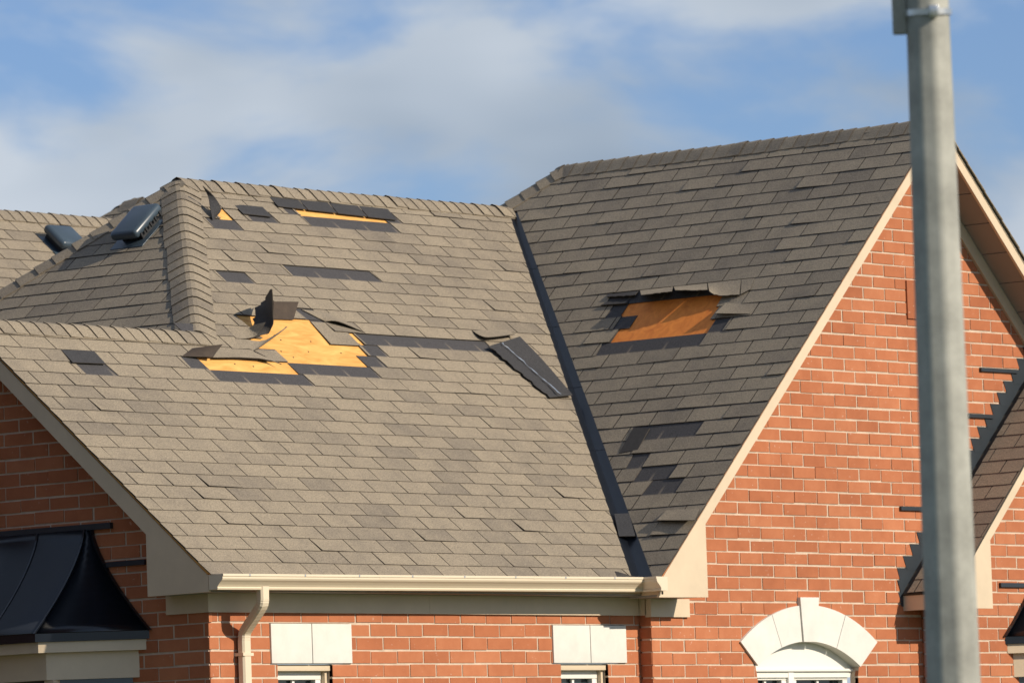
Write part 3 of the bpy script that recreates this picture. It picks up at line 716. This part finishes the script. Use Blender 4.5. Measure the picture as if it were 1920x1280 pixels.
# gable soffit behind the fascia, plus frieze boards on the wall
for sgn in (0, 1):
    mir = (lambda u: 2*xC-u) if sgn else (lambda u: u)
    p0, p1 = (pcR[0], inn0[1]+.02), (xC, zin+.02)
    nseg = 14
    for k in range(nseg):
        t0, t1 = k/nseg+.001, (k+1)/nseg-.001
        a = Acc(); q = []
        for t, y in ((t0, yf+.02), (t1, yf+.02), (t1, YG+.02), (t0, YG+.02)):
            q.append(V((mir(p0[0]+(p1[0]-p0[0])*t), y, p0[1]+(p1[1]-p0[1])*t)))
        n = (q[1]-q[0]).cross(q[2]-q[0]).normalized()
        if n.z > 0: q = q[::-1]; n = -n
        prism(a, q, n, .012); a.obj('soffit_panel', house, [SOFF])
    d = .02
    fz = [(mir(p0[0]), p0[1]+.01), (mir(p1[0]), p1[1]+.01), (mir(p1[0]), p1[1]-.13), (mir(p0[0]+.0), p0[1]-.13)]
    if sgn: plate('gable_frieze', WG, fz, .03, house, BEIGE, .022)
# boxed return under the gable fascia
box('eave_box', WG, xv+.01, pcR[0]-.003, pcR[1]+.003, pcR[1]+.02, 0, YG-yf-.022, house, SOFF)
fr0 = WG.uv(1221, 1156); fr1 = WG.uv(1288, 1121)
box('frieze_block', WG, XG-.022, fr1[0], fr0[1], pcR[1]+.002, -.03, .022, house, BEIGE)
# left rake fascia
l0 = FL.uv(277, 1118); l1 = FL.uv(275, 1001); l2 = FL.uv(0, 712)
sL = (l2[1]-l1[1])/(l2[0]-l1[0]); zpk = l1[1]+sL*(-yJ-l1[0])
lp = [(-.004, -dz), (-.004, FL.uv(392, 1109)[1]), l0, (l0[0], l1[1]), (-yJ, zpk), (-yJ, zJ-dz)]
rake(FL, 'left_rake_fascia', lp); rake(FL, 'left_rake_fascia', [(-2*yJ-u, v) for u, v in lp])
a = Acc(); q = [V((.02, -l0[0], l1[1]+.015)), V((.02, yJ, zpk+.015)), V((XW+.01, yJ, zpk+.015)), V((XW+.01, -l0[0], l1[1]+.015))]
n = (q[1]-q[0]).cross(q[2]-q[0]).normalized()
if n.z > 0: q = q[::-1]; n = -n
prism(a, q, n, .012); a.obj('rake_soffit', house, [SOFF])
box('eave_box', FL, l0[0]+.003, -.01, l0[1]+.004, l0[1]+.02, -XW, -.022, house, SOFF)
# eave fascia, soffit and frieze of the front wall
zso = l0[1]+.012
plate('eave_fascia', Plane((0, .004, 0), (1, 0, 0), (0, 0, 1)), [(.002, zso), (xv+.003, zso), (xv+.003, -dz), (.002, -dz)], .02, house, BEIGE)
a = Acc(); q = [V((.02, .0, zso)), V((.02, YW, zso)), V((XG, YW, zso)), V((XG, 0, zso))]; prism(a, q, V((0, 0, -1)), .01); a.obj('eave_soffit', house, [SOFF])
plate('eave_fascia', Plane((xv+.003, 0, 0), (0, -1, 0), (0, 0, 1)), [(0, zso), (-yf, zso), (-yf, -dz), (0, -dz)], .02, house, BEIGE)
for a_, b_ in ((XW-.022, WA.uv(380+1683/4, 1130)[0]), (WA.uv(380+1683/4, 1130)[0]+.002, XG-.024)):
    box('frieze_board', WA, a_, b_, zfr, zso-.001, -.02, .022, house, BEIGE)
box('frieze_board', WR, -YW+.022, -YG-.023, zfr, zso-.001, -.02, .022, house, BEIGE)
fl1 = WL.uv(316, 1156)[0]
box('frieze_board', WL, fl1, -YW+.0215, zfr, zso-.001, -.02, .0215, house, BEIGE)
# gutter: K-style profile (outward, z)
prof = [(0, -.002), (0, -.092), (.070, -.092), (.074, -.083), (.071, -.076), (.083, -.060), (.098, -.045), (.112, -.034), (.118, -.024), (.118, -.012), (.124, -.009), (.124, .004), (.112, .004), (.112, -.004)]
def gutter_zoff(x): return -.016+.020*(x/xv)
def gutter(name, ends, fn, parent):
    a = Acc(); n = len(prof)
    P = [[fn(e, d, zz_) for d, zz_ in prof] for e in ends]
    for k in range(n-1): a.face([P[0][k], P[1][k], P[1][k+1], P[0][k+1]])
    o = a.obj(name, parent, [GUTM], weld=True)
    sm_ = o.modifiers.new('thick', 'SOLIDIFY'); sm_.thickness = .003; sm_.offset = 0
    return o
gut = gutter('gutter', (0, 1), lambda e, d, q: V((.0-.002 if e == 0 else xv-.001-d, -.003-d, q+gutter_zoff(0 if e == 0 else xv))), house)
gut['label'] = 'cream metal gutter along the front eave'
g2 = gutter('gutter_return', (0, 1), lambda e, d, q: V((xv-.001-d, -.003-d if e == 0 else yf-.06, q+gutter_zoff(xv))), house)
def endcap(name, fn):
    a = Acc(); pts = [fn(d, q) for d, q in prof[:12]]+[fn(0, .004)]; a.face(pts); a.face([p+V((0, .0015, 0)) for p in pts[::-1]]); return a.obj(name, house, [GUTM])
a = Acc(); pts = [V((-.003, -.003-d, q+gutter_zoff(0))) for d, q in prof[:12]]+[V((-.003, -.003, .004+gutter_zoff(0)))]; a.face(pts); a.obj('gutter_end_cap', house, [GUTM])
a = Acc(); pts = [V((xv-.001-d, yf-.061, q+gutter_zoff(xv))) for d, q in prof[:12]]+[V((xv-.001, yf-.061, .004+gutter_zoff(xv)))]; a.face(pts); a.obj('gutter_end_cap', house, [GUTM])
for k in range(8):
    x = .25+k*.53; zq = gutter_zoff(x); box('gutter_clip', Plane((0, -.127, 0), (1, 0, 0), (0, 0, 1)), x-.006, x+.006, zq-.009, zq+.0045, 0, .0025, gut, STEEL)
for x in (1.52, 3.1): box('gutter_seam', Plane((0, -.127, 0), (1, 0, 0), (0, 0, 1)), x-.004, x+.004, gutter_zoff(x)-.012, gutter_zoff(x)+.0055, -.004, .0015, gut, GUTM)
# downspout: swept rectangular pipe with crimped elbow
ug = Plane((0, -.06, 0), (1, 0, 0), (0, 0, 1)).uv(380+455/4, 1112)[0]; ud = WA.uv(450, 1240)[0]
lx = lambda t: ug+(ud-ug)*t
path = [V((ug, -.055, -.085)), V((ug, -.055, -.165)), V((lx(.06), -.040, -.205)), V((lx(.35), .028, -.262)), V((lx(.72), .115, -.325)), V((lx(.95), .166, -.370)), V((ud, .178, -.42)), V((ud, .178, -.7)), V((ud, .178, GZ+.1))]
fine = []
for k in range(len(path)-1):
    m_ = 6 if 1 <= k <= 5 else 1
    p0_, p1_, p2_, p3_ = path[max(k-1, 0)], path[k], path[k+1], path[min(k+2, len(path)-1)]
    if k in (1, 5): p0_ = p1_-(p2_-p1_) if k == 1 else p0_; p3_ = p2_+(p2_-p1_) if k == 5 else p3_
    for q in range(m_):
        f_ = q/m_; fine.append((.5*((2*p1_)+(p2_-p0_)*f_+(2*p0_-5*p1_+4*p2_-p3_)*f_*f_+(3*p1_-p0_-3*p2_+p3_)*f_**3) if 1 <= k <= 5 else p1_.lerp(p2_, f_), 1 <= k <= 5))
fine.append((path[-1], False))
a = Acc(); rings = []
for k, (p, el) in enumerate(fine):
    d = (fine[min(k+1, len(fine)-1)][0]-fine[max(k-1, 0)][0]).normalized(); sx_ = V((1, 0, 0)); sx_ = (sx_-d*sx_.dot(d)).normalized(); sy_ = d.cross(sx_)
    c = .965 if (el and k % 2) else 1.0; hw_, hd_ = .040*c, .030*c; b_ = .012
    rings.append([p+sx_*x+sy_*y for x, y in ((hw_, hd_-b_), (hw_-b_, hd_), (-hw_+b_, hd_), (-hw_, hd_-b_), (-hw_, -hd_+b_), (-hw_+b_, -hd_), (hw_-b_, -hd_), (hw_, -hd_+b_))])
for k in range(len(rings)-1):
    for q in range(8): a.face([rings[k][q], rings[k+1][q], rings[k+1][(q+1) % 8], rings[k][(q+1) % 8]])
ds = a.obj('downspout', house, [GUTM], weld=True); ds['label'] = 'cream downspout with crimped elbow on the brick wall'
box('pipe_strap', WA, ud-.05, ud+.05, -.52, -.50, .0, .076, ds, GUTM)

# ------------------------------------------------------------------ roof vents
def vent(name, pl, u, v, parent, su=.26, sv=.36, label=None):
    e = empty(name, pl.at(u, v, 0)-parent_off(parent), parent)
    box('flange', pl, u-.17, u+.15, v-.20, v+.12, .012, .019, e, PLASTIC, .003)
    box('neck', pl, u-.10, u+.10, v-.11, v+.11, .02, .064, e, BLACKP)
    o = box('hood', pl, u-su/2, u+su/2, v-sv/2, v+sv/2, .062, .135, e, PLASTIC, .030)
    for k in range(5):
        vv_ = v-sv/2+.05+k*(sv-.1)/4
        box('louvre', pl, u+su/2-.008, u+su/2+.005, vv_-.008, vv_+.008, .045, .085, e, BLACKP)
    if label: e['label'] = label
    return e
vu, vv = B_.uv(252, 412, .12)
vent('roof_vent', B_, vu, vv, house, label='blue-grey plastic box vent on the hip slope')

# ------------------------------------------------------------------ roofs behind, at the far left
base = A_.hit(0, 397); dE = ray(0, 397).normalized()
PE = CAM+dE*((base-CAM).length+5.2) if False else CAM+dE*48.5
E_ = Plane((0, PE.y, PE.z), (1, 0, 0), (0, math.cos(aA), math.sin(aA)))
eu0 = E_.uv(-60, 392)[0]; eu1 = E_.uv(215, 413)[0]
far = slab('rear_wing_slope', E_, [(eu0-1, -2), (eu1+.6, -2), (eu1+.6, 0), (eu0-1, 0)], house, SH)
far['label'] = 'distant sunlit wing of the roof with a second vent'
lay(E_, far, knots((0, -1.98), (20, -1.98+20*.1412)), 14, eu0-.5, eu1+.5, eu0, lambda i, um=0: [(0, 1, 0), (1, 0, eu1+.55)], None, None, 200, 31)
caps(cp, E_.at(eu0-.5, 0), E_.at(eu1+.5, 0), -E_.v, V((0, math.cos(aA), -math.sin(aA))), .128, seed=33)
ru, rv = E_.uv(126, 441, .12)
vent('roof_vent', E_, ru, rv, house, .30, .27, 'smaller blue-grey box vent on the distant wing')
PF = CAM+ray(245, 377).normalized()*51.0
F_ = Plane(PF, (0, -1, 0), (math.cos(aC), 0, math.sin(aC)))
fs = slab('rear_hip_slope', F_, [(-.75, -.75), (.32, -.75), (.32, 0), (0, 0)], house, SH)
lay(F_, fs, knots((0, -.74), (10, -.74+10*.1412)), 5, -1, .4, .1, lambda i, um=0: [(0, 1, 0), (1, 0, .32), hp((0, 0), (-.75, -.75), (2, -.5))], None, None, 60, 35)
caps(cp, F_.at(.34, 0), F_.at(-.03, 0), -F_.v, V((1, 0, -1)), .2, seed=36)
caps(cp, F_.at(-.8, -.8), F_.at(0, 0), V((.3, -1, -.6)), V((0, 1, -.6)), .2, seed=37)

# ------------------------------------------------------------------ projecting gable at the right with its step flashing
d0 = WG.hit(1692, 1110); LD = .46
tD = tC; aD = math.atan(tD)
D_ = Plane(d0, (0, -1, 0), (math.cos(aD), 0, math.sin(aD)))
wing = slab('porch_gable_slope', D_, [(-.01, -.02), (LD, -.02), (LD, 3.6), (-.01, 3.6)], house, EDGE)
wing['label'] = 'lower roof slope meeting the brick gable with step flashing'
lay(D_, wing, knots((0, -.02), (30, -.02+30*.1412)), 24, 0, LD, .12, lambda i, um=0: [(-1, 0, -.06), (1, 0, LD+.01)], None, None, 120, 41)
FD = Plane((0, d0.y-LD, 0), (1, 0, 0), (0, 0, 1)); xD = d0.x+2.54; zD = d0.z+2.54*tD
pd = FD.uv(1862, 1140); pi = FD.uv(1857, 1012)
dl = [(d0.x+.0, d0.z-.016), (d0.x+.0, pd[1]), (pd[0], pd[1]), (pd[0], pi[1]), (xD, pi[1]+tD*(xD-pd[0])), (xD, zD-.02)]
rake(FD, 'porch_fascia', dl)
WD = Plane((0, d0.y-LD+.20, 0), (1, 0, 0), (0, 0, 1)); XD = d0.x+.22
box('porch_eave_fascia', Plane((d0.x+.004, 0, 0), (0, -1, 0), (0, 0, 1)), -d0.y+.001, -d0.y+LD-.003, pd[1]+.002, d0.z-.018, -.02, 0, house, BEIGE)
a = Acc(); q = [V((d0.x+.02, d0.y, pd[1]+.01)), V((XD, d0.y, pd[1]+.01)), V((XD, d0.y-LD+.02, pd[1]+.01)), V((d0.x+.02, d0.y-LD+.02, pd[1]+.01))]; prism(a, q, V((0, 0, -1)), .01); a.obj('porch_soffit', house, [SOFF])
a = Acc(); q = [V((pd[0], d0.y-LD+.02, pi[1]+.02)), V((xD, d0.y-LD+.02, pi[1]+.02+tD*(xD-pd[0]))), V((xD, WD.o.y+.02, pi[1]+.02+tD*(xD-pd[0]))), V((pd[0], WD.o.y+.02, pi[1]+.02))]
n = (q[1]-q[0]).cross(q[2]-q[0]).normalized()
if n.z > 0: q = q[::-1]; n = -n
prism(a, q, n, .012); a.obj('porch_rake_soffit', house, [SOFF])
zrD = WD.uv(1600+1100/4, 860+910/4)[1]; uD_ref = WD.uv(1600+1145/4, 860+680/4)[0]
brick_wall('porch_wall', WD, XD+.003, XD+3.4, zD, GZ, zrD, uD_ref, [hp((d0.x, d0.z-.08), (xD, zD-.08), (xD, -9))], [], 60, 25, 'small brick gable wall right of the pole')
WDs = Plane((XD, 0, 0), (0, -1, 0), (0, 0, 1))
brick_wall('porch_side_wall', WDs, -YG+.002, -WD.o.y-.002, d0.z-.05, GZ, zrD, -.3, [], [], 30, 26)
# stepped flashing pieces climbing the gable wall
stepf = empty('step_flashing', d0, house); stepf['label'] = 'stepped dark flashing climbing the brick gable'
k = 0; zc_ = zrG+math.floor((d0.z-zrG)/BH)*BH
while k < 30:
    z0 = zc_+k*BH; z1 = z0+BH
    ul = d0.x+(z0-d0.z)/tD-.17; ur = d0.x+(z0-d0.z)/tD+.10
    # upper-left corner stands one joint above, slanted side as in the photo
    poly = [(max(ul+.045, d0.x-.02), z0-.02), (ur, z0-.02), (ur+BH/tD, z1-.004), (max(ul, d0.x-.06), z1-.004)]
    plate('flashing_step', WG, poly, .003, stepf, FLASH, .004+.0015*(k % 2))
    k += 1
for (xa, ya, xb, yb) in ((1836, 689, 1905, 696), (1812, 775, 1860, 781), (1686, 949, 1740, 954)):
    ua, va = WG.uv(xa, ya); ub, vb = WG.uv(xb, yb); box('flashing_strip', WG, ua, ub, (va+vb)/2-.022, (va+vb)/2+.006, 0, .02, stepf, FLASH)

# ------------------------------------------------------------------ bay hoods
def hood(name, pl, ucor, zt, zb, proj, length, sgn, label):
    """concave metal hood on wall plane pl; ucor = wall end of the chamfer, sgn = direction (along u) of the hood's body"""
    e = empty(name, pl.at(ucor, zb, 0), house); e['label'] = label
    n = 14; H = zt-zb
    def prof_(t): return t**1.45        # 0 top .. 1 bottom: outward fraction
    rows = []
    for k in range(n+1):
        t = k/n; f = .06+.94*prof_(t); zq = zt-H*t
        w0 = pl.at(ucor+sgn*proj*(1-f), zq, .004); o0 = pl.at(ucor+sgn*proj, zq, proj*f); o1 = pl.at(ucor+sgn*(proj+length), zq, proj*f)
        rows.append((w0, o0, o1))
    a = Acc(); b = Acc()
    for k in range(n):
        a.face([rows[k][0], rows[k+1][0], rows[k+1][1], rows[k][1]]); b.face([rows[k][1], rows[k+1][1], rows[k+1][2], rows[k][2]])
    for acc, nm in ((a, 'chamfer_panel'), (b, 'front_panel')):
        o = acc.obj(nm, e, [METAL], weld=True)
        for p in o.data.polygons: p.use_smooth = True
        m_ = o.modifiers.new('thick', 'SOLIDIFY'); m_.thickness = .004
    # rolled seams along the hip, at the wall and on the front face
    def seam(fn, r):
        c = Acc(); pr = None
        for k in range(n+1):
            p, nn, ss = fn(k)
            cur = [p-ss*r, p+nn*r*1.6-ss*r*.7, p+nn*r*1.6+ss*r*.7, p+ss*r]
            if pr:
                for q in range(3): c.face([pr[q], cur[q], cur[q+1], pr[q+1]])
            pr = cur
        c.obj('seam', e, [METAL], weld=True)
    dgn = (pl.n-pl.u*sgn*.0).normalized()
    seam(lambda k: (rows[k][1], (pl.n-pl.u*sgn*.4).normalized(), (pl.u*sgn).normalized()), .011)
    seam(lambda k: (rows[k][0], (pl.n*.6-pl.u*sgn).normalized(), pl.n), .018)
    for s in (.42, .84, 1.26):
        if s < length: seam(lambda k: (rows[k][1].lerp(rows[k][2], s/length), pl.n, pl.u), .010)
    # drip edge, beige fascia, and the bay body below
    w0, o0, o1 = rows[-1]
    def band(nm, z0, z1, ins, m):
        c = Acc(); ww = pl.at(ucor+sgn*ins, 0, 0); pts = [pl.at(ucor+sgn*ins*1.0, 0, 0), pl.at(ucor+sgn*(proj), 0, proj-ins), pl.at(ucor+sgn*(proj+length), 0, proj-ins), pl.at(ucor+sgn*(proj+length), 0, 0)]
        lo = [V((p.x, p.y, z0)) for p in pts]; hi = [V((p.x, p.y, z1)) for p in pts]
        for q in range(3): c.face([lo[q], lo[q+1], hi[q+1], hi[q]])
        c.face(hi); c.face(lo[::-1])
        bm_o = c.obj(nm, e, [m], weld=True); return bm_o
    band('drip_edge', zb-.055, zb-.001, .004, METAL)
    band('bay_fascia', zb-.125, zb-.056, .03, BEIGE)
    band('bay_head', zb-.30, zb-.126, .10, BEIGE)
    band('bay_glass', zb-1.5, zb-.301, .16, GLASS)
    band('bay_apron', zb-2.0, zb-1.501, .10, BEIGE)
    # corner posts of the bay
    for (uu, hh) in ((ucor+sgn*proj, proj-.13), (ucor+sgn*(proj+length), proj-.13), (ucor+sgn*(proj+length*.5), proj-.135)):
        box('bay_post', pl, uu-.04, uu+.04, zb-1.5, zb-.301, hh-.05, hh+.012, e, BEIGE)
    return e
uT, zT = WL.uv(165, 993); uW, zW = WL.uv(281, 1186)
hood('bay_hood', WL, uW, zT, zW+.02, abs(uW-uT), 1.7, -1, 'black concave metal hood over the bay at the left gable')
fa, fb = WL.uv(212, 980), WL.uv(-60, 995)
box('wall_flashing', WL, fb[0], fa[0], fa[1]-.035, fa[1]+.004, 0, .03, house, FLASH)
fa, fb = WL.uv(274, 1049), WL.uv(202, 1054)
box('wall_flashing', WL, fb[0], fa[0], fa[1]-.03, fa[1]+.004, 0, .02, house, FLASH)
uq, zq = WD.uv(1884, 1200)
hood('bay_hood', WD, uq, zq+.62, zq+.03, .50, 1.6, 1, 'black concave metal hood at the porch gable')
fa = WD.uv(1873, 1095); box('wall_flashing', WD, fa[0], fa[0]+1.2, fa[1]-.02, fa[1]+.012, 0, .02, house, FLASH)

# ------------------------------------------------------------------ street pole in front
DP = 22.
def at_depth(px, py, d): r_ = ray(px, py); return CAM+r_*d
pt, pb = at_depth(1738.5, 0, DP), at_depth(1788, 1280, DP)
axis = (pt-pb).normalized(); mpp = DP/FPX
foot = pb-axis*((pb.z-GZ)/axis.z)
pole = empty('street_pole', foot); pole['label'] = 'tall grey tapered street pole standing in front of the house'; pole['category'] = 'pole'
def pole_r(p): t = (p-pb).dot(axis)/(pt-pb).length; return (104.5+(83-104.5)*t)*mpp/2
topz = pt+axis*3.2
a = Acc(); fwd = (CAM-pb); fwd = (fwd-axis*fwd.dot(axis)).normalized(); rgt = fwd.cross(axis)*-1
NS = 8; rings = []
for p in [foot.lerp(topz, k/24) for k in range(25)]:
    r_ = pole_r(p)*1.03
    rings.append([p+(fwd*math.cos(q)+rgt*math.sin(q))*r_ for q in [math.radians(16)+2*math.pi*k/NS for k in range(NS)]])
for k in range(24):
    for q in range(NS): a.face([rings[k][q], rings[k][(q+1) % NS], rings[k+1][(q+1) % NS], rings[k+1][q]])
a.face(rings[-1]); o = a.obj('shaft', pole, [POLE], weld=True)
bv = o.modifiers.new('round', 'BEVEL'); bv.width = .016; bv.segments = 3; bv.limit_method = 'ANGLE'; bv.angle_limit = math.radians(20)
def ringband(name, p, hgt, extra, m):
    a = Acc(); R = []
    for s in (-hgt/2, hgt/2):
        for ex in (0, extra): R.append([p+axis*s+(fwd*math.cos(2*math.pi*k/32)+rgt*math.sin(2*math.pi*k/32))*(pole_r(p)+.002+ex) for k in range(32)])
    for k in range(32):
        j = (k+1) % 32
        a.face([R[1][k], R[1][j], R[3][j], R[3][k]]); a.face([R[0][k], R[0][j], R[1][j], R[1][k]]); a.face([R[3][k], R[3][j], R[2][j], R[2][k]])
    return a.obj(name, pole, [m], weld=True)
bandp = at_depth(1739.5, 24, DP); bandp = pb+axis*((bandp-pb).dot(axis))
ringband('steel_band', bandp, .022, .004, STEEL)
PP = Plane(bandp, rgt, axis)
c_u = (1751-1739)*mpp
box('band_clamp', PP, c_u-.018, c_u+.018, -.022, .022, pole_r(bandp)*.95, pole_r(bandp)+.022, pole, STEEL, .006)
sgn_u = -pole_r(bandp)
box('bracket', PP, sgn_u-.048, sgn_u+.004, -.075, .5, -.04, .03, pole, POLE, .006)
box('base_plate', Plane(foot, (1, 0, 0), (0, 1, 0)), -.22, .22, -.22, .22, 0, .03, pole, POLE, .006)

# ------------------------------------------------------------------ unseen house added left of the view to shade the left gable wall
nb = empty('added_shade_house', (-9, 9, GZ)); nb['label'] = 'unseen dark brick house added to shade the left gable wall'; nb['category'] = 'house'
def nbox(name, x0, x1, y0, y1, z0, z1, m, par=None):
    return box(name, Plane((0, 0, 0), (1, 0, 0), (0, 1, 0)), x0, x1, y0, y1, z0, z1, par or nb, m)
NBR = mat('shade_house_brick', (.16, .065, .045), .9, var=.25, vscale=9)
nbox('wall', -13.2, -4.0, 1.0, 17, GZ, GZ+7.2, NBR)
NF = Plane((-4.0, 0, 0), (0, 1, 0), (0, 0, 1))
for y in (3, 6.2, 9.4, 12.6):
    for zq in (GZ+1.2, GZ+4.6):
        wn = box('window', NF, y, y+1.2, zq, zq+1.4, 0, .03, nb, WHITE); box('pane', NF, y+.08, y+1.12, zq+.08, zq+1.32, .03, .034, wn, GLASS)
for sx_ in (0, 1):
    xa, xb = ((-3.6, -8.6) if sx_ else (-13.6, -8.6))
    q = [V((xa, .6, GZ+7.1)), V((xa, 17.4, GZ+7.1)), V((xb, 17.4, GZ+10.6)), V((xb, .6, GZ+10.6))]
    n = (q[1]-q[0]).cross(q[2]-q[0]).normalized()
    if n.z < 0: q = q[::-1]; n = -n
    a = Acc(); prism(a, q, n, .12, back=True); a.obj('roof', nb, [SH])
for y in (1.0, 17.0):
    a = Acc(); a.face([V((-13.2, y, GZ+7.2)), V((-4.0, y, GZ+7.2)), V((-8.6, y, GZ+10.4))]); a.obj('gable', nb, [NBR])

# ------------------------------------------------------------------ ground
a = Acc(); G = 1500; n = 12
a.face([V((-G, -G, GZ)), V((G, -G, GZ)), V((G, G, GZ)), V((-G, G, GZ))])
g = a.obj('ground', None, [GROUND]); g['kind'] = 'structure'; g['label'] = 'lawn around the house'; g['category'] = 'ground'
S.cycles.max_bounces = 6
print('objects', len(bpy.data.objects), 'tris', sum(len(o.data.polygons)*2 for o in bpy.data.objects if o.type == 'MESH'))
